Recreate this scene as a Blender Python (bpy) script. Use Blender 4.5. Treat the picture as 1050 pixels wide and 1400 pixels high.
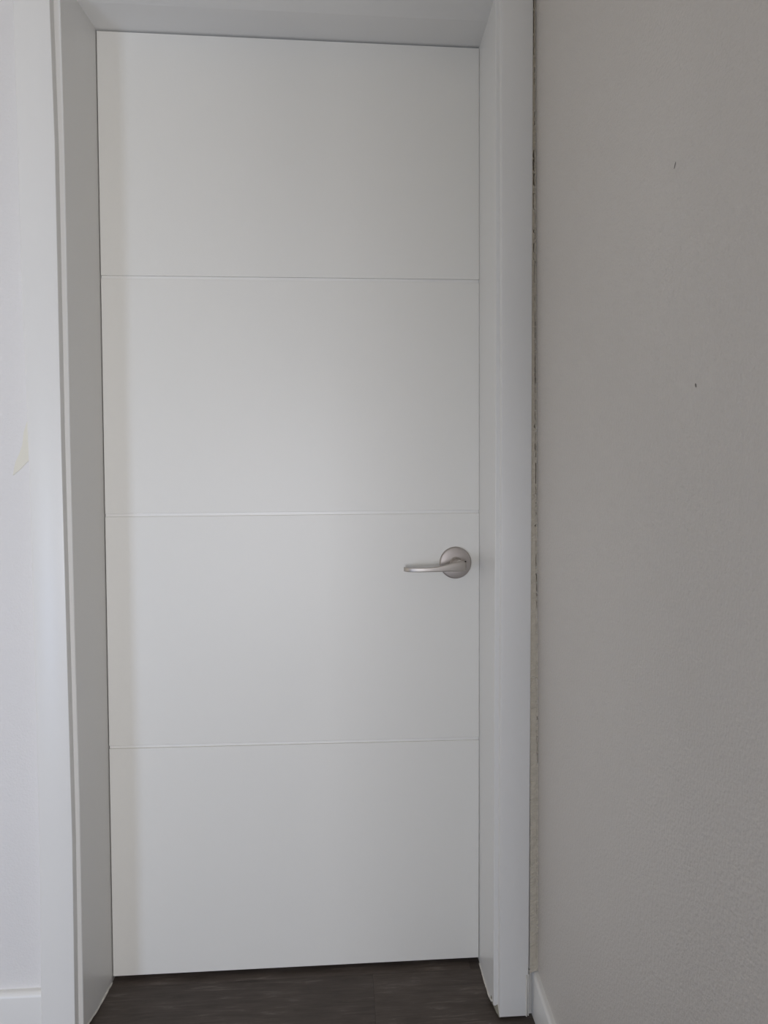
import bpy, bmesh, math, random
from mathutils import Vector, Matrix
random.seed(7)
for o in list(bpy.data.objects): bpy.data.objects.remove(o)
scn = bpy.context.scene
C = scn.collection

# ------------------------------------------------------------------ camera
cam_d = bpy.data.cameras.new('camera'); cam = bpy.data.objects.new('camera', cam_d); C.objects.link(cam)
scn.camera = cam
cam_d.sensor_fit = 'HORIZONTAL'; cam_d.sensor_width = 36.0
cam_d.lens = 36.0 * 891.08 / 1050.0
cam_d.clip_start = 0.02; cam_d.clip_end = 60
yaw, pit, rol = 0.0657, -0.0311, -0.0045
fw = Vector((math.sin(yaw)*math.cos(pit), math.cos(yaw)*math.cos(pit), math.sin(pit)))
rt = Vector((math.cos(yaw), -math.sin(yaw), 0)); up = rt.cross(fw)
r2 = rt*math.cos(rol) + up*math.sin(rol); u2 = -rt*math.sin(rol) + up*math.cos(rol)
cam.matrix_world = Matrix(((r2.x, u2.x, -fw.x, .5063), (r2.y, u2.y, -fw.y, -1.436), (r2.z, u2.z, -fw.z, 1.0744), (0, 0, 0, 1)))

# ------------------------------------------------------------------ world, lights, exposure
w = bpy.data.worlds.new('sky'); scn.world = w; w.use_nodes = True
bg = w.node_tree.nodes['Background']; bg.inputs[0].default_value = (.70, .82, 1, 1); bg.inputs[1].default_value = .05
vs = scn.view_settings
vs.view_transform = 'Standard'; vs.look = 'None'; vs.gamma = 1; vs.use_curve_mapping = False
vs.exposure = 0.0
RY = -2.55                               # rear wall of the room (behind the camera)
XLW = -2.3                               # left wall
# one inferred window and two openings added as fill light, all unseen; each has panes: wall, span, z0, z1, strength, colour
WIN = [[('rear', -1.32, -.95, .05, .75, .42, (.70, .98, 1.6)), ('rear', -1.32, -.95, .75, 1.25, .56, (.92, 1.0, 1.08)), ('rear', -1.32, -.95, 1.25, 1.90, .03, (.86, 1.0, 1.15))],
       [('rear', .0, .33, .62, 1.02, 3.05, (.98, 1.0, 1.08)), ('rear', .0, .33, 1.02, 1.85, .24, (1.05, 1.0, .90))],  # low rear opening added as frontal fill light
       [('left', -1.02, -.50, .20, 1.60, .18, (1.10, .98, .80))]]  # side opening added as warm fill light from the left
OPEN = [(w_[0][0], w_[0][1], w_[0][2], w_[0][3], w_[-1][4]) for w_ in WIN]
for (wl_, a0, a1, z0_, z1_, st_, col_) in [p_ for w_ in WIN for p_ in w_]:
    ld = bpy.data.lights.new('daylight_fill', 'AREA'); ld.shape = 'RECTANGLE'  # daylight for the first window, added fill for the other two
    ld.size = a1-a0; ld.size_y = z1_-z0_; ld.energy = ld.size*ld.size_y*50*st_; ld.color = col_
    lo = bpy.data.objects.new('daylight_fill', ld); C.objects.link(lo)
    if wl_ == 'rear': lo.location = ((a0+a1)/2, RY-.03, (z0_+z1_)/2); lo.rotation_euler = (math.radians(90), 0, 0)
    else: lo.location = (XLW-.03, (a0+a1)/2, (z0_+z1_)/2); lo.rotation_euler = (math.radians(90), 0, -math.radians(90))

# ------------------------------------------------------------------ helpers
def mat(name, col, rough=.5, metal=0., bump=None, var=None, coat=0.):
    m = bpy.data.materials.new(name); m.use_nodes = True
    nt = m.node_tree; b = nt.nodes['Principled BSDF']
    b.inputs['Base Color'].default_value = (*col, 1); b.inputs['Roughness'].default_value = rough
    b.inputs['Metallic'].default_value = metal
    b.inputs['Coat Weight'].default_value = coat
    tc = nt.nodes.new('ShaderNodeTexCoord')
    if var:
        n = nt.nodes.new('ShaderNodeTexNoise'); n.inputs['Scale'].default_value = var[0]; n.inputs['Detail'].default_value = 4
        nt.links.new(tc.outputs['Object'], n.inputs['Vector'])
        mx = nt.nodes.new('ShaderNodeMix'); mx.data_type = 'RGBA'
        mx.inputs[6].default_value = (*[c*(1-var[1]) for c in col], 1); mx.inputs[7].default_value = (*[min(1, c*(1+var[1])) for c in col], 1)
        nt.links.new(n.outputs['Fac'], mx.inputs[0]); nt.links.new(mx.outputs[2], b.inputs['Base Color'])
    if bump:
        n = nt.nodes.new('ShaderNodeTexNoise'); n.inputs['Scale'].default_value = bump[0]; n.inputs['Detail'].default_value = 3
        mp = nt.nodes.new('ShaderNodeMapping')
        if len(bump) > 3: mp.inputs['Scale'].default_value = bump[3]
        nt.links.new(tc.outputs['Object'], mp.inputs['Vector']); nt.links.new(mp.outputs[0], n.inputs['Vector'])
        bp = nt.nodes.new('ShaderNodeBump'); bp.inputs['Strength'].default_value = bump[1]; bp.inputs['Distance'].default_value = bump[2]
        nt.links.new(n.outputs['Fac'], bp.inputs['Height']); nt.links.new(bp.outputs[0], b.inputs['Normal'])
    return m

M = {}
M['door'] = mat('door_paint', (.78, .765, .72), .46, bump=(260, .12, .0006), var=(1.5, .01))
M['trim'] = mat('trim_paint', (.765, .757, .735), .34, bump=(300, .1, .0005), var=(3, .012))
M['wall'] = mat('wall_paint', (.735, .72, .71), .6, bump=(260, .6, .0014), var=(4, .015))
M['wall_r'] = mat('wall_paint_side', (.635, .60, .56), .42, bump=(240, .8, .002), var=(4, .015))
M['ceil'] = mat('ceiling_paint', (.72, .67, .57), .8, bump=(200, .3, .001))
M['groove'] = mat('groove_paint', (.815, .80, .765), .4)
M['nickel'] = mat('brushed_nickel', (.50, .465, .43), .48, 1., bump=(500, .08, .0003))
M['rose'] = mat('brushed_nickel_rose', (.47, .43, .405), .52, 1., bump=(420, .12, .0003))
M['dark'] = mat('dark_hole', (.02, .02, .02), .6)
M['plaster'] = mat('bare_plaster', (.62, .57, .475), .9, bump=(260, .8, .002), var=(70, .18))
M['caulk'] = mat('old_caulk', (.70, .675, .62), .6, bump=(300, .4, .001), var=(60, .12))
M['mdf'] = mat('chipped_board', (.27, .255, .20), .9, bump=(300, .8, .002), var=(150, .25))
M['yellow'] = mat('yellowed_filler', (.735, .71, .62), .7, bump=(300, .3, .001), var=(40, .06))
M['mark'] = mat('scuff_grey', (.22, .20, .18), .8)
M['stain'] = mat('red_brown_stain', (.28, .14, .13), .8)
M['frame'] = mat('window_paint', (.8, .8, .8), .4)

def plank_mat():
    m = bpy.data.materials.new('dark_vinyl_plank'); m.use_nodes = True
    nt = m.node_tree; N = nt.nodes; L = nt.links; b = N['Principled BSDF']
    tc = N.new('ShaderNodeTexCoord'); oi = N.new('ShaderNodeObjectInfo')
    ad = N.new('ShaderNodeVectorMath'); ad.operation = 'ADD'
    cb = N.new('ShaderNodeCombineXYZ'); mu = N.new('ShaderNodeMath'); mu.operation = 'MULTIPLY'; mu.inputs[1].default_value = 37
    L.new(oi.outputs['Random'], mu.inputs[0]); L.new(mu.outputs[0], cb.inputs[0]); L.new(mu.outputs[0], cb.inputs[1])
    L.new(tc.outputs['Object'], ad.inputs[0]); L.new(cb.outputs[0], ad.inputs[1])
    mp = N.new('ShaderNodeMapping'); mp.inputs['Scale'].default_value = (11, 110, 1); L.new(ad.outputs[0], mp.inputs[0])
    n1 = N.new('ShaderNodeTexNoise'); n1.inputs['Scale'].default_value = 1; n1.inputs['Detail'].default_value = 8; n1.inputs['Roughness'].default_value = .7
    n1.inputs['Distortion'].default_value = .6
    L.new(mp.outputs[0], n1.inputs['Vector'])
    mp2 = N.new('ShaderNodeMapping'); mp2.inputs['Scale'].default_value = (9, 26, 1); L.new(ad.outputs[0], mp2.inputs[0])
    n2 = N.new('ShaderNodeTexNoise'); n2.inputs['Scale'].default_value = 1; n2.inputs['Detail'].default_value = 6; L.new(mp2.outputs[0], n2.inputs['Vector'])
    r = N.new('ShaderNodeValToRGB'); e = r.color_ramp.elements
    e[0].position = .30; e[0].color = (.050, .040, .034, 1); e[1].position = .78; e[1].color = (.25, .212, .185, 1)
    k = r.color_ramp.elements.new(.55); k.color = (.090, .073, .063, 1)
    av = N.new('ShaderNodeMath'); av.operation = 'ADD'
    h1 = N.new('ShaderNodeMath'); h1.operation = 'MULTIPLY'; h1.inputs[1].default_value = .62; L.new(n1.outputs['Fac'], h1.inputs[0])
    h2 = N.new('ShaderNodeMath'); h2.operation = 'MULTIPLY'; h2.inputs[1].default_value = .38; L.new(n2.outputs['Fac'], h2.inputs[0])
    L.new(h1.outputs[0], av.inputs[0]); L.new(h2.outputs[0], av.inputs[1]); L.new(av.outputs[0], r.inputs[0])
    hs = N.new('ShaderNodeHueSaturation'); mr = N.new('ShaderNodeMapRange'); mr.inputs[3].default_value = .80; mr.inputs[4].default_value = 1.18
    L.new(oi.outputs['Random'], mr.inputs[0]); L.new(mr.outputs[0], hs.inputs['Value']); L.new(r.outputs[0], hs.inputs['Color'])
    L.new(hs.outputs[0], b.inputs['Base Color']); b.inputs['Roughness'].default_value = .55
    b.inputs['Specular IOR Level'].default_value = .3
    bp = N.new('ShaderNodeBump'); bp.inputs['Strength'].default_value = .35; bp.inputs['Distance'].default_value = .0006
    L.new(n1.outputs['Fac'], bp.inputs['Height']); L.new(bp.outputs[0], b.inputs['Normal'])
    return m
M['plank'] = plank_mat()

def obj(name, bm, m, parent=None, smooth=False, bevel=0, seg=2):
    if bevel:
        es = [e for e in bm.edges if len(e.link_faces) == 2 and e.calc_face_angle(0) > .6]
        bmesh.ops.bevel(bm, geom=es, offset=bevel, segments=seg, profile=.5, affect='EDGES', clamp_overlap=True)
    bmesh.ops.recalc_face_normals(bm, faces=bm.faces)
    me = bpy.data.meshes.new(name); bm.to_mesh(me); bm.free()
    me.materials.append(m)
    if smooth:
        for p in me.polygons: p.use_smooth = True
        me.set_sharp_from_angle(angle=math.radians(40))
    o = bpy.data.objects.new(name, me); C.objects.link(o)
    if parent: o.parent = parent
    return o
def tag(o, label=None, cat=None, kind=None, group=None):
    if label: o['label'] = label
    if cat: o['category'] = cat
    if kind: o['kind'] = kind
    if group: o['group'] = group
    return o
def empty(name, loc=(0, 0, 0)):
    o = bpy.data.objects.new(name, None); C.objects.link(o); o.location = loc; o.empty_display_size = .05
    return o
def box(bm, x0, x1, y0, y1, z0, z1):
    v = [bm.verts.new(p) for p in ((x0,y0,z0),(x1,y0,z0),(x1,y1,z0),(x0,y1,z0),(x0,y0,z1),(x1,y0,z1),(x1,y1,z1),(x0,y1,z1))]
    for f in ((0,3,2,1),(4,5,6,7),(0,1,5,4),(1,2,6,5),(2,3,7,6),(3,0,4,7)): bm.faces.new([v[i] for i in f])
def boxbm(*a):
    bm = bmesh.new(); box(bm, *a); return bm
def loft(bm, rings, cap=True):
    vs = [[bm.verts.new(p) for p in r] for r in rings]
    n = len(rings[0])
    for a, b in zip(vs, vs[1:]):
        for i in range(n): bm.faces.new((a[i], a[(i+1) % n], b[(i+1) % n], b[i]))
    if cap: bm.faces.new(vs[0][::-1]); bm.faces.new(vs[-1])
    return bm
def interp(tab, z):
    tab = sorted(tab)
    if z <= tab[0][0]: return tab[0][1]
    for (a, va), (b, vb) in zip(tab, tab[1:]):
        if z <= b: return va + (vb-va)*(z-a)/(b-a)
    return tab[-1][1]
def cyl(bm, c, r0, r1, y0, y1, n=32):
    loft(bm, [[(c[0]+r*math.cos(2*math.pi*i/n), y, c[1]+r*math.sin(2*math.pi*i/n)) for i in range(n)] for r, y in ((r0, y0), (r1, y1))])

WY = -.145                 # plane of the wall face around the door
CEIL = 2.42
XL = -2.3
# ------------------------------------------------------------------ large structure
def wr(z): return interp([(0, .9025), (.28, .9025), (.58, .9018), (1.03, .8982), (1.47, .8955), (2.01, .8920), (2.5, .889)], z)

bm = bmesh.new()
box(bm, XL-.15, -.028, WY, .06, -.02, CEIL)           # left of the opening
box(bm, .838, .98, WY, .06, -.02, CEIL)               # right of it
box(bm, -.028, .838, WY, .06, 2.075, CEIL)            # above it
wb = tag(obj('wall_back', bm, M['wall']), 'off-white painted wall that holds the white door', 'wall', 'structure')

bm = bmesh.new(); zs = [-.02, .28, .58, 1.03, 1.47, 2.01, CEIL]
loft(bm, [[(wr(z), WY+.002, z), (wr(z), RY-.15, z), (1.06, RY-.15, z), (1.06, WY+.002, z)] for z in zs])
wrt = tag(obj('wall_right', bm, M['wall_r']), 'greige roller-textured wall at right angles to the door, cracked at its corner', 'wall', 'structure')
o1, o2, o3 = OPEN
bm = bmesh.new()
box(bm, XL-.15, XL, RY-.15, o3[1], -.02, CEIL); box(bm, XL-.15, XL, o3[2], WY, -.02, CEIL)
box(bm, XL-.15, XL, o3[1], o3[2], -.02, o3[3]); box(bm, XL-.15, XL, o3[1], o3[2], o3[4], CEIL)
tag(obj('wall_left', bm, M['wall']), 'off-white wall on the far left side of the room, outside the picture', 'wall', 'structure')
bm = bmesh.new(); xr_ = wr(1)-.004
box(bm, XL, o1[1], RY-.15, RY, -.02, CEIL); box(bm, o1[2], o2[1], RY-.15, RY, -.02, CEIL); box(bm, o2[2], xr_, RY-.15, RY, -.02, CEIL)
for o_ in (o1, o2):
    box(bm, o_[1], o_[2], RY-.15, RY, -.02, o_[3]); box(bm, o_[1], o_[2], RY-.15, RY, o_[4], CEIL)
tag(obj('wall_front', bm, M['wall']), 'off-white wall behind the viewer with one window and one added fill opening', 'wall', 'structure')
tag(obj('ceiling', boxbm(XL-.15, 1.06, RY-.15, .06, CEIL, CEIL+.1), M['ceil']), 'plain white ceiling above the door wall', 'ceiling', 'structure')
# shallow shell added behind the closed door to block stray light
bm = bmesh.new(); box(bm, -.3, 1.1, .6, .65, -.02, CEIL); box(bm, -.35, -.3, .06, .65, -.02, CEIL); box(bm, 1.06, 1.1, .06, .6, -.02, CEIL); box(bm, -.3, 1.06, .06, .6, CEIL, CEIL+.05)
tag(obj('wall_light_shield', bm, M['wall']), 'unseen shell added behind the closed door to keep stray light out', 'wall', 'structure')

# floor: slab with planks
fl = tag(obj('floor', boxbm(XL-.15, 1.1, RY-.15, .65, -.06, -.006), M['dark']), 'dark brown wood-look plank floor under the door', 'floor', 'structure')
PW, PL = .180, 1.22
bm = boxbm(0, PL-.0003, 0, PW-.0003, -.006, 0)
p0 = obj('plank', bm, M['plank'], fl, bevel=.00025, seg=1); first = True
y = -.0165 - PW*14; row = 0
while y < .6:
    # the row just in front of the door has its end joint at x = .570
    x = (.570 if abs(y + .0165 + PW) < 1e-4 else .570 + [.41, .83, .22, .63][row % 4]) - PL*3
    while x < 1.05:
        x0, x1 = max(x, XL), min(x+PL-.0003, .95 if y > -.2 else .902)
        if x1-x0 > .05 and y > RY-.1:
            if first and abs(x1-x0-PL+.0003) < 1e-4: o = p0; first = False
            elif abs(x1-x0-PL+.0003) < 1e-4: o = p0.copy(); C.objects.link(o); o.parent = fl
            else: o = obj('plank', boxbm(0, x1-x0, 0, PW-.0003, -.006, 0), M['plank'], fl, bevel=.00025, seg=1)
            o.location = (x0, y, 0)
        x += PL
    y += PW; row += 1

# window frames outside the picture; the second and third surround added fill lights
for k_, (wl_, a0, a1, z0_, z1_) in enumerate(OPEN):
    loc = ((a0+a1)/2, RY-.09, z0_) if wl_ == 'rear' else (XL-.09, (a0+a1)/2, z0_)
    wd = tag(empty('window_%d' % (k_+1), loc), ('tall narrow window behind the viewer', 'unseen low window added behind the viewer as fill light', 'unseen window added in the far left wall as fill light')[k_], 'window', 'structure')
    if wl_ == 'left': wd.rotation_euler.z = math.radians(90)
    hw = (a1-a0)/2; hz = z1_-z0_; bm = bmesh.new()
    box(bm, -hw, -hw+.02, -.02, .02, 0, hz); box(bm, hw-.02, hw, -.02, .02, 0, hz)
    box(bm, -hw+.02, hw-.02, -.02, .02, 0, .02); box(bm, -hw+.02, hw-.02, -.02, .02, hz-.02, hz)
    obj('window_frame', bm, M['frame'], wd)

# ------------------------------------------------------------------ door frame (trim_1): jambs, casings
fr = tag(empty('trim_1', (.405, 0, 0)), 'white painted door frame with flat stepped casing around the white door', 'door frame', 'structure')
def fobj(name, bm, m, **k):
    o = obj(name, bm, m, None, **k); o.parent = fr; o.matrix_parent_inverse = Matrix.Translation((-.405, 0, 0)); return o
LF = [(2.08, -.0148), (2.0, -.0145), (1.73, -.0120), (1.18, -.0118), (.75, -.0098), (.4665, -.0072), (.042, -.0078), (0, -.0080)]
bm = bmesh.new(); rings = []
for z in (0, .042, .25, .4665, .75, 1.18, 1.73, 2.0, 2.05):
    xf = interp(LF, z); xs = -.0016 + (xf+.0016)*.55
    f_ = .0 if z else 1.
    rings.append([(-.028, .058, z), (-.028, WY, z+.013*f_), (xf-.0012, WY, z+.013*f_), (xf, WY+.0012, z+.0125*f_), (xs, -.080, z+.003*f_), (-.0016, 0, z), (-.0016, .058, z)])
loft(bm, rings); fobj('side_jamb', bm, M['trim'])
# right jamb, its foot cut unevenly and chipped at the front corner
RF = [(2.08, .8148), (2.0, .8148), (1.5, .8162), (1.12, .8157), (.74, .8138), (.13, .8127), (0, .8127)]
bm = bmesh.new(); rings = []
for z in (0, .05, .13, .45, .74, 1.12, 1.5, 2.0, 2.05):
    xf = interp(RF, z); xb = .8140
    def zz(y, z=z):
        if z > 0: return z
        return interp([(-.145, .017), (-.128, .0145), (-.10, .004), (-.05, .0025), (.06, .0)], y)
    rings.append([(.838, .058, zz(.058)), (.838, WY, zz(WY)), (xf+.0012, WY, zz(WY)), (xf, WY+.0012, zz(WY))] +
                 [(xb+(max(xf, xb-.0006)-xb)*t, yy, zz(yy)) for yy, t in ((-.128, .88), (-.10, .7), (-.05, .35), (0, 0), (.058, 0))])
loft(bm, rings); fobj('side_jamb', bm, M['trim'])
bm = bmesh.new()
x0, x1 = -.028, .838
loft(bm, [[(x, .058, 2.075), (x, WY, 2.075), (x, WY, za+.0075), (x, -.0768, zb), (x, .058, zb)] for x, za, zb in ((x0, 2.0482, 2.0480), (x1, 2.0440, 2.0438))])
fobj('head_jamb', bm, M['trim'])
# stops behind the slab
fobj('door_stop', boxbm(-.003, .010, .0415, .056, 0, 2.047), M['trim'])
fobj('door_stop', boxbm(.8005, .8145, .0415, .056, .0, 2.042), M['trim'])
fobj('door_stop', boxbm(.010, .8005, .0415, .056, 2.030, 2.0425), M['trim'])

CF = -.163
LI = [(2.06, -.0262), (1.99, -.0262), (1.72, -.0217), (1.18, -.0209), (.76, -.0178), (.40, -.0150), (.0, -.0168)]
LO = [(2.2, -.0935), (1.98, -.0922), (1.72, -.0902), (1.45, -.0878), (1.25, -.0835), (1.04, -.0807), (.62, -.0778), (.33, -.0775), (.06, -.0805), (0, -.081)]
def casing_ring(xo, xi, z, s):       # s=+1: inner side towards +x
    r = .0025
    pts = [(xo, WY)]
    for a in (0, 30, 60, 90): pts.append((xo+s*r*(1-math.cos(math.radians(a))), CF+r*(1-math.sin(math.radians(a)))))
    for a in (90, 60, 30, 0): pts.append((xi-s*.0012*(1-math.cos(math.radians(a))), CF+.0012*(1-math.sin(math.radians(a)))))
    pts.append((xi-s*.0002, WY))
    return [(x, y, z) for x, y in pts]
bm = bmesh.new(); loft(bm, [casing_ring(interp(LO, z), interp(LI, z), z, 1) for z in (.0, .06, .33, .4, .62, .76, 1.04, 1.18, 1.25, 1.45, 1.72, 1.98, 2.062)])
fobj('casing', bm, M['trim'], smooth=True)
RI = [(2.06, .8222), (2.0, .8222), (1.5, .8236), (1.03, .8235), (.74, .8228), (.14, .8215), (0, .8208)]
RO = [(2.2, .8855), (2.0, .8852), (1.5, .8847), (1.03, .8845), (.59, .8833), (.14, .8814), (0, .8780)]
bm = bmesh.new(); loft(bm, [casing_ring(interp(RO, z), interp(RI, z), z, -1) for z in (.007, .03, .14, .45, .59, .74, 1.03, 1.5, 2.0, 2.062)])
fobj('casing', bm, M['trim'], smooth=True)
bm = bmesh.new()
ring = lambda x: [(x, WY, 2.062), (x, CF+.001, 2.062), (x, CF, 2.063), (x, CF, 2.124), (x, CF+.002, 2.127), (x, WY, 2.127)]
loft(bm, [ring(-.0935), ring(.8855)]); fobj('casing', bm, M['trim'])

# ragged sealant run-out along the feet of the jambs
def ribbon(name, pts, w, h, m, jit=.0012, seed=1):
    rnd = random.Random(seed); bm = bmesh.new(); rings = []
    n = 26
    for i in range(n+1):
        t = i/n*(len(pts)-1); k = min(int(t), len(pts)-2); f = t-k
        p = Vector(pts[k]).lerp(Vector(pts[k+1]), f)
        ww = w*(.6+.8*rnd.random()); hh = h*(.6+.8*rnd.random())
        rings.append([(p.x+s*0, p.y, p.z) for s in (0,)] and [(p.x-ww*.5*sx, p.y+rnd.uniform(-jit, jit)*.3, p.z+hh*sz) for sx, sz in ((-1, 0), (1, 0), (.7, .7), (-.2, 1), (-1, .9))])
    loft(bm, rings); return fobj(name, bm, m)
ribbon('caulk_bead', [(-.0012, -.004, .0), (-.0045, -.08, .002), (-.0078, -.143, .012)], .003, .003, M['caulk'], seed=3)
ribbon('caulk_bead', [(.8135, -.004, .0), (.8130, -.06, .0), (.8124, -.105, .004), (.8122, -.13, .0135)], .0026, .003, M['caulk'], seed=5)
# chipped foot corner of the right jamb
rnd = random.Random(4); bm = bmesh.new(); rings = []
for i in range(9):
    t = i/8; yy = -.120 - .040*t; xx = .8125 + .0085*t**1.4; hh = .012*math.sin(math.pi*min(1, .25+t*.8))+.003
    z0 = .0105 - .006*t
    xx += .0012; rings.append([(xx+.0015, yy, z0-.001), (xx-.001-rnd.random()*.0012, yy, z0+rnd.uniform(-.001, .001)), (xx-.0008, yy-.0006, z0+hh*(.6+.4*rnd.random())), (xx+.0035, yy+.001, z0+hh+.002)])
loft(bm, rings); fobj('chipped_corner', bm, M['mdf'])['label'] = 'bare chipped board edge at the foot of the frame'
# thin sealant lines beside the foot of the right casing
for xa, xb, ww, mm in ((.8758, .8755, .0022, 'caulk'), (.8812, .8800, .0024, 'caulk')):
    bm = bmesh.new(); rnd = random.Random(int(xa*1e4)); rings = []
    for i in range(12):
        z = .006 + .086*i/11; x = xb + (xa-xb)*i/11 + rnd.uniform(-.0003, .0003)
        yf = CF-.0012 if xa < .88 else CF+.001
        rings.append([(x-ww/2, CF+.004, z), (x-ww/2, yf, z), (x, yf-.0008, z), (x+ww/2, yf, z), (x+ww/2, CF+.004, z)])
    loft(bm, rings); fobj('caulk_bead', bm, M[mm])

# ------------------------------------------------------------------ door_1
dr = tag(empty('door_1', (.0, 0, .0127)), 'white flush door with three horizontal grooves and a lever handle', 'door', 'structure')
def dobj(name, bm, m, par=None, **k):
    o = obj(name, bm, m, None, **k); o.parent = par or dr; o.matrix_parent_inverse = Matrix.Translation((0, 0, -.0127)); return o
slab = dobj('door_slab', boxbm(-.0002, .8134, .0042, .040, .0132, 2.0412), M['groove'], bevel=.0006, seg=1)
slab.data.name = 'door_slab'
lz = [2.0449, 1.5335, 1.0262, .5215, .0126]; rz = [2.0408, 1.5382, 1.0295, .5172, .0127]
XR = [.8135, .8137, .8137, .8134, .8126]
G = .0034
for i in range(4):
    ta, tb = (lz[i]-(G if i else 0), rz[i]-(G if i else 0)); ba, bb = (lz[i+1]+(G if i < 3 else 0), rz[i+1]+(G if i < 3 else 0))
    c = .0016; bm = bmesh.new()
    ct = c if i else 0; cb_ = c if i < 3 else 0
    back = [(.0, .0042, ba), (XR[i+1], .0042, bb), (XR[i], .0042, tb), (.0, .0042, ta)]
    mid = [(.0, .0006, ba), (XR[i+1], .0006, bb), (XR[i], .0006, tb), (.0, .0006, ta)]
    front = [(.0006, 0, ba+.0006), (XR[i+1]-.0006, 0, bb+.0006), (XR[i]-.0006, 0, tb-.0006), (.0006, 0, ta-.0006)]
    loft(bm, [back, mid, front])
    o = obj('panel', bm, M['door'], slab)
# handle: rose + neck + lever
RC = (.7596, .9158)
bm = bmesh.new()
prof = [(.0355, 0), (.0355, -.0035), (.0352, -.0050), (.0342, -.0064), (.0325, -.0072), (.020, -.0080), (.0145, -.0084), (.0002, -.0084)]
loft(bm, [[(RC[0]+r*math.cos(a*math.pi/32), yy, RC[1]+r*math.sin(a*math.pi/32)) for a in range(64)] for r, yy in prof])
hd = dobj('door_handle', bm, M['rose'], smooth=True); hd['label'] = 'brushed nickel lever handle on a round plate'
def hobj(name, bm, m, **k): return obj(name, bm, m, hd, **k)
def fixp(o): o.matrix_parent_inverse = Matrix.Identity(4); return o
bm = bmesh.new()
nprof = [(.0135, -.0080), (.0135, -.0105), (.0112, -.0130), (.0105, -.020), (.0105, -.040), (.0108, -.056)]
loft(bm, [[(RC[0]+r*math.cos(a*math.pi/20)+ .02*0, yy, RC[1]+r*math.sin(a*math.pi/20)) for a in range(40)] for r, yy in nprof])
hobj('neck', bm, M['nickel'], smooth=True)
bm = bmesh.new(); cyl(bm, (.7812, .9186), .0016, .0016, -.0070, -.0089, 14); hobj('release_hole', bm, M['dark'])
# lever: stations (x, y centre, z centre, height, thickness)
st = [(.7712, -.0560, .9138, .0120, .0040), (.7700, -.0562, .9138, .0172, .0062), (.7668, -.0568, .9140, .0205, .0078), (.7610, -.0575, .9141, .0222, .0088),
      (.7500, -.0585, .9132, .0206, .0088), (.7380, -.0592, .9122, .0176, .0084), (.7250, -.0598, .9104, .0142, .0078), (.7120, -.0600, .9088, .0114, .0072),
      (.7000, -.0600, .9078, .0098, .0068), (.6850, -.0594, .9073, .0092, .0066), (.6700, -.0574, .9070, .0092, .0066), (.6570, -.0540, .9069, .0092, .0066),
      (.6480, -.0494, .9068, .0092, .0066), (.6436, -.0440, .9068, .0092, .0064), (.6424, -.0380, .9068, .0092, .0062), (.6424, -.0350, .9068, .0088, .0056)]
bm = bmesh.new(); rings = []
st = [(q[0]+.0012, *q[1:]) for q in st]
for i, (x, yv, z, h, t) in enumerate(st):
    a = st[max(0, i-1)]; b = st[min(len(st)-1, i+1)]
    d = Vector((b[0]-a[0], b[1]-a[1], 0)).normalized(); nrm = Vector((d.y, -d.x, 0))
    r = min(h, t)*.26; ring = []
    for cxs, czs, a0 in ((1, 1, 0), (-1, 1, 90), (-1, -1, 180), (1, -1, 270)):
        for k in range(5):
            an = math.radians(a0+k*22.5)
            u = cxs*(t/2-r)+r*math.cos(an); v = czs*(h/2-r)+r*math.sin(an)
            ring.append(Vector((x, yv, z)) + nrm*u + Vector((0, 0, v)))
    rings.append(ring)
loft(bm, rings); hobj('lever', bm, M['nickel'], smooth=True)

# ------------------------------------------------------------------ baseboards
def profile_board(name, pa, pb, nrm, zt_a, zt_b, th, label, m=None):
    bm = bmesh.new(); rings = []
    for p, zt in ((pa, zt_a), (pb, zt_b)):
        P = Vector(p); n = Vector(nrm)
        pts = [(0, 0), (th, 0), (th, zt-.0095), (th-.0008, zt-.0066), (th-.0025, zt-.0038), (th-.0048, zt-.0014), (th-.0066, zt-.0003), (th-.0080, zt), (0, zt)]
        rings.append([(P.x+n.x*a, P.y+n.y*a, z) for a, z in pts])
    loft(bm, rings); return tag(obj(name, bm, m or M['trim'], smooth=True), label, 'baseboard', 'structure')
profile_board('baseboard_back', (XL, WY, 0), (-.0805, WY, 0), (0, -1, 0), .1055, .1055, .015, 'white baseboard with a rounded top at the left of the door frame')
bm = bmesh.new()
def bb(y, zt, x): return [(x, y, 0), (x-.0125, y, 0), (x-.0125, y, zt-.0060), (x-.0118, y, zt-.0034), (x-.0102, y, zt-.0014), (x-.0082, y, zt-.0003), (x-.0070, y, zt), (x, y, zt)]
loft(bm, [bb(WY, .0925, .9030), bb(-.20, .0840, .9030), bb(-.2585, .0755, .9030), bb(-.5, .074, .9030), bb(RY, .074, .9030)])
tag(obj('baseboard_right', bm, M['trim'], smooth=True), 'white baseboard along the greige right wall', 'baseboard', 'structure')
tag(obj('baseboard_corner', boxbm(.8792, .8938, WY-.0045, WY, 0, .091), M['trim'], bevel=.0012), 'short sliver of white baseboard wedged between door casing and right wall', 'baseboard', 'structure')
obj('stain', boxbm(.8832, .8842, WY-.0049, WY-.0044, .004, .022), M['stain'], wb)['label'] = 'thin red-brown stain beside the casing foot'

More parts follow.
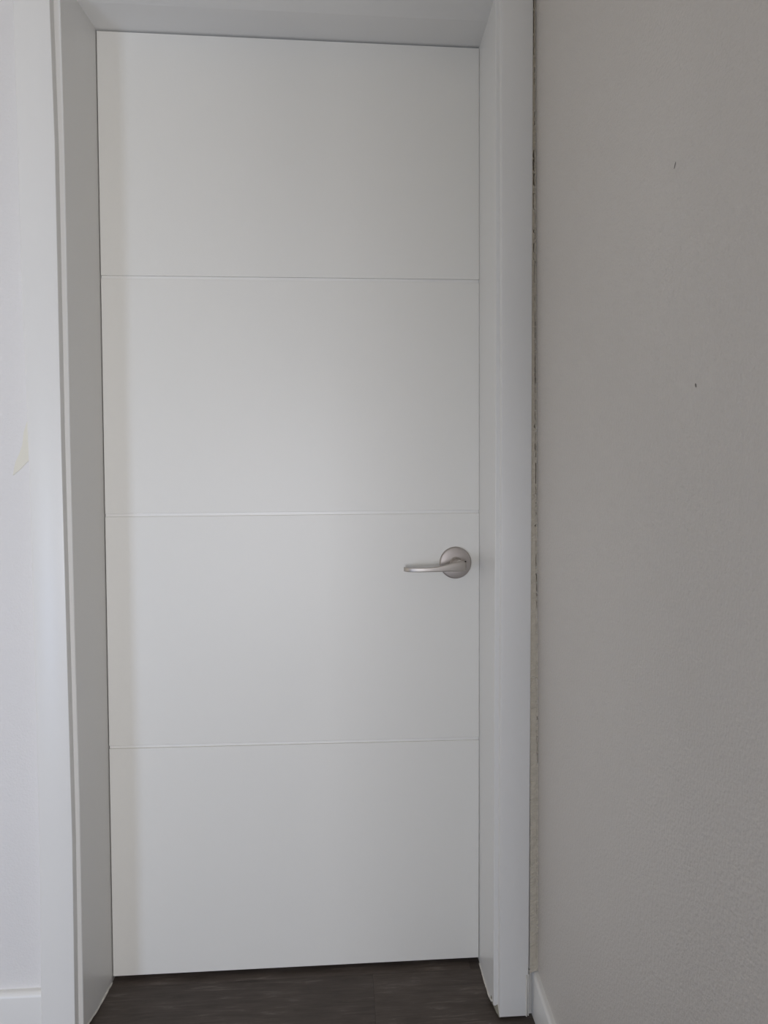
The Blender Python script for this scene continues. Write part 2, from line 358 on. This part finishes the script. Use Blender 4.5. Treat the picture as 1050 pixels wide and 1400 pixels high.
# ------------------------------------------------------------------ open joint between right casing and right wall
# bare plaster strip with torn, cracked filler; (z, centre offset from the wall, width) of the open slots
rnd = random.Random(11)
slots = []   # (z_low, z_high, px_x, width)
def zpx(py): return 1.0744 - (py-672.6)*.001425     # height on the plane of the wall for an image row near this corner
for a, b, px, wd_ in ((-20, 12, 729.8, .0016), (14, 46, 730, .0012), (48, 62, 729.6, .0009), (64, 74, 730, .001), (90, 97, 731.4, .0009), (106, 112, 731.2, .0008), (150, 156, 731.4, .0009), (163, 168, 731.6, .0009),
                      (203, 207, 730.3, .0016), (208, 214, 729.9, .0022), (216, 231, 729.9, .0024), (234, 251, 730.4, .0021), (262, 283, 729.5, .0009), (290, 300, 732.6, .0006), (311, 315, 730.2, .0014),
                      (316, 324, 732.2, .0006), (330, 342, 730, .0012), (345, 352, 730, .0006), (353, 356, 732.6, .001), (359, 369, 731.2, .0007), (368, 382, 730.6, .0008), (404, 409, 731.4, .0008), (424, 434, 731.6, .0008),
                      (436, 443, 732.2, .0013), (446, 459, 732, .0008), (463, 476, 732, .0007), (481, 500, 732.3, .0011), (500, 513, 732, .0013), (515, 524, 732.4, .0016), (529, 535, 732.2, .0008), (545, 559, 732.4, .0008),
                      (560, 572, 732, .0009), (580, 584, 731, .0018), (592, 602, 732.6, .0007), (606, 615, 732.2, .0013), (618, 625, 732.6, .0008), (632, 640, 733, .0013), (640, 655, 733, .0010), (657, 661, 733, .0012),
                      (668, 676, 733, .0007), (690, 694, 733.2, .0012), (703, 706, 733.4, .0008), (720, 722, 732, .0018), (744, 750, 733.3, .0006), (762, 780, 733, .0009), (790, 800, 733.6, .0013), (804, 814, 734, .0011), (818, 821, 734, .0009),
                      (829, 836, 734, .0008), (994, 997, 735, .0018), (1022, 1025, 734.2, .0012), (1030, 1042, 734.6, .0007), (1046, 1060, 734.8, .0006)):
    slots.append((zpx(b), zpx(a), px, wd_))
def pxx(px, z): return wr(z) + .0002 - (interp([(0, 735.2), (.58, 736), (1.03, 735), (1.47, 734.5), (2.01, 733.5)], z)-px)*.00147
bm = bmesh.new(); NX = 9; grid = []
z = .0925; zlist = []
while z < 2.2: zlist.append(z); z += .0022
for z in zlist:
    xa, xb = .884, wr(z)+.0002; sl = None
    for s in slots:
        if s[0] <= z <= s[1]: sl = s
    row = []
    if sl:
        c = min(max(pxx(sl[2], z) + rnd.uniform(-.0003, .0003), xa+.003), xb-.0012); hw_ = sl[3]*.85*(.7+.6*rnd.random())
        xs = [xa, (xa+c-hw_)/2, c-hw_-.0003, c-hw_, c-hw_*.8, c+hw_*.8, c+hw_, min(c+hw_+.0003, xb), xb]
        ds = [0, rnd.uniform(-.0003, .0003), -.0004*rnd.random(), 0, .016, .016, 0, -.0006*rnd.random(), -.0008*rnd.random()]
    else:
        c = xb-.0035
        xs = [xa, (xa+c)/2, c-.0012, c-.0009, c-.0005, c+.0005, c+.0009, c+.0014, xb]
        ds = [rnd.uniform(-.0005, .0006) for _ in xs]; ds[-1] = -.0022*rnd.random()**2
        ds[4] += .0016*rnd.random()
    yb = lambda x: -.1595 + .006*(x-xa)/(xb-xa)
    grid.append([bm.verts.new((xs[i]+(rnd.uniform(-.00015, .00015) if 0 < i < 8 else 0), yb(xs[i])+ds[i], z)) for i in range(NX)])
for a, b in zip(grid, grid[1:]):
    for i in range(NX-1): bm.faces.new((a[i], a[i+1], b[i+1], b[i]))
o = obj('torn_filler', bm, M['plaster'], wb); o['label'] = 'cracked beige filler strip in the open corner joint'
# curled flecks of paint at the joint
for k in range(70):
    py = rnd.choice([rnd.uniform(-10, 420), rnd.uniform(400, 660), rnd.uniform(650, 1060)]); z = zpx(py)
    x = wr(z) - rnd.uniform(.0005, .005); s = rnd.uniform(.0006, .0016)
    bm = bmesh.new()
    dz = s*rnd.uniform(.8, 2.6); dx = s*rnd.uniform(-1.2, 1.2)
    box(bm, -s*.4, s*.4, -.0006, .0004, 0, dz)
    for v in bm.verts:
        if v.co.z > dz*.5: v.co.x += dx; v.co.y -= s*.8*rnd.random()
    f = obj('paint_fleck', bm, M['caulk'], wb); f.location = (x, -.1560, z)

# yellowed filler patch on the wall left of the casing
poly = [(-.0862, 1.222), (-.0925, 1.206), (-.0966, 1.1924), (-.1000, 1.168), (-.1060, 1.150), (-.1126, 1.1367), (-.1160, 1.124), (-.1190, 1.1085), (-.1120, 1.114), (-.1040, 1.121), (-.0955, 1.130), (-.0862, 1.139)]
bm = bmesh.new()
loft(bm, [[(x, WY+.002, z) for x, z in poly], [(x, WY-.0005, z) for x, z in poly], [(x*.985-.00155, WY-.0009, z*.985+.0175) for x, z in poly]])
obj('filler_patch', bm, M['yellow'], wb)['label'] = 'yellowed filler smear beside the left casing'

# two small marks on the right wall
for (yy, zz_, ln, tilt, wdt) in ((-.6915, 1.4515, .0075, -.5, .0010), (-.738, 1.190, .0050, .3, .0014)):
    bm = bmesh.new(); X = wr(zz_); n = 10
    ring = lambda d, s: [(X-d, yy + s*(wdt*math.cos(a)*1.0 + ln/2*math.sin(a)*math.sin(tilt)), zz_ + s*(ln/2*math.sin(a)*math.cos(tilt))) for a in [2*math.pi*i/n for i in range(n)]]
    loft(bm, [ring(-.001, 1), ring(.0003, 1), ring(.0005, .6)])
    obj('scuff_mark', bm, M['mark'], wrt)['label'] = 'small dark scuff on the plain wall'

# ------------------------------------------------------------------ the person who takes the picture, standing in the room behind the camera
def figure(px, py, rz):
    root = tag(empty('person', (px, py, 0)), 'person in dark clothes standing behind the camera holding a phone', 'person')
    V = [(0, 0, .93, .175, .125), (0, .01, 1.08, .170, .125), (0, .015, 1.24, .185, .13), (0, .01, 1.38, .175, .11), (0, .01, 1.475, .062, .055),
         (0, .03, 1.54, .058, .06), (0, .045, 1.63, .080, .098), (0, .04, 1.70, .070, .085)]
    E = [(i, i+1) for i in range(7)]
    for s in (-1, 1):
        b = len(V)
        V += [(s*.088, 0, .84, .110, .105), (s*.090, .02, .50, .088, .085), (s*.095, -.02, .10, .060, .055), (s*.10, .03, .045, .04, .035), (s*.13, .15, .03, .038, .024)]
        E += [(0, b), (b, b+1), (b+1, b+2), (b+2, b+3), (b+3, b+4)]
        a = len(V)
        V += [(s*.19, .01, 1.40, .070, .065), (s*.265, .02, 1.14, .055, .055), (s*.12, .22, 1.05, .033, .033), (s*.085, .285, 1.04, .028, .02), (s*.072, .34, 1.045, .036, .016)]
        E += [(3, a), (a, a+1), (a+1, a+2), (a+2, a+3), (a+3, a+4)]
        for k in range(4):       # four fingers curled round the phone, and a thumb
            f = len(V); zf = 1.075 - .02*k
            V += [(s*.066, .375, zf, .009, .009), (s*.055, .392, zf, .0085, .0085), (s*.040, .388, zf, .008, .008)]
            E += [(a+4, f), (f, f+1), (f+1, f+2)]
        f = len(V); V += [(s*.06, .335, 1.075, .010, .010), (s*.045, .348, 1.10, .009, .009)]; E += [(a+3, f), (f, f+1)]
    root.rotation_euler.z = rz
    me = bpy.data.meshes.new('body'); me.from_pydata([v[:3] for v in V], E, []); o = bpy.data.objects.new('body', me); C.objects.link(o); o.parent = root
    sk = o.modifiers.new('skin', 'SKIN'); lay = me.skin_vertices[0] if me.skin_vertices else None
    if lay is None:
        b2 = bmesh.new(); b2.from_mesh(me); b2.verts.layers.skin.verify(); b2.to_mesh(me); b2.free(); lay = me.skin_vertices[0]
    for i, v in enumerate(V): lay.data[i].radius = v[3:5]
    lay.data[0].use_root = True
    sb = o.modifiers.new('sub', 'SUBSURF'); sb.levels = sb.render_levels = 2
    me.materials.append(mat('dark_clothes', (.07, .075, .09), .85))
    return root
figure(.542, -1.85, math.radians(5))
ph = tag(obj('phone', boxbm(.5063-.038, .5063+.038, -1.4500, -1.4420, .99, 1.105), M['dark'], bevel=.003), 'dark phone held out by the person behind the camera', 'phone')
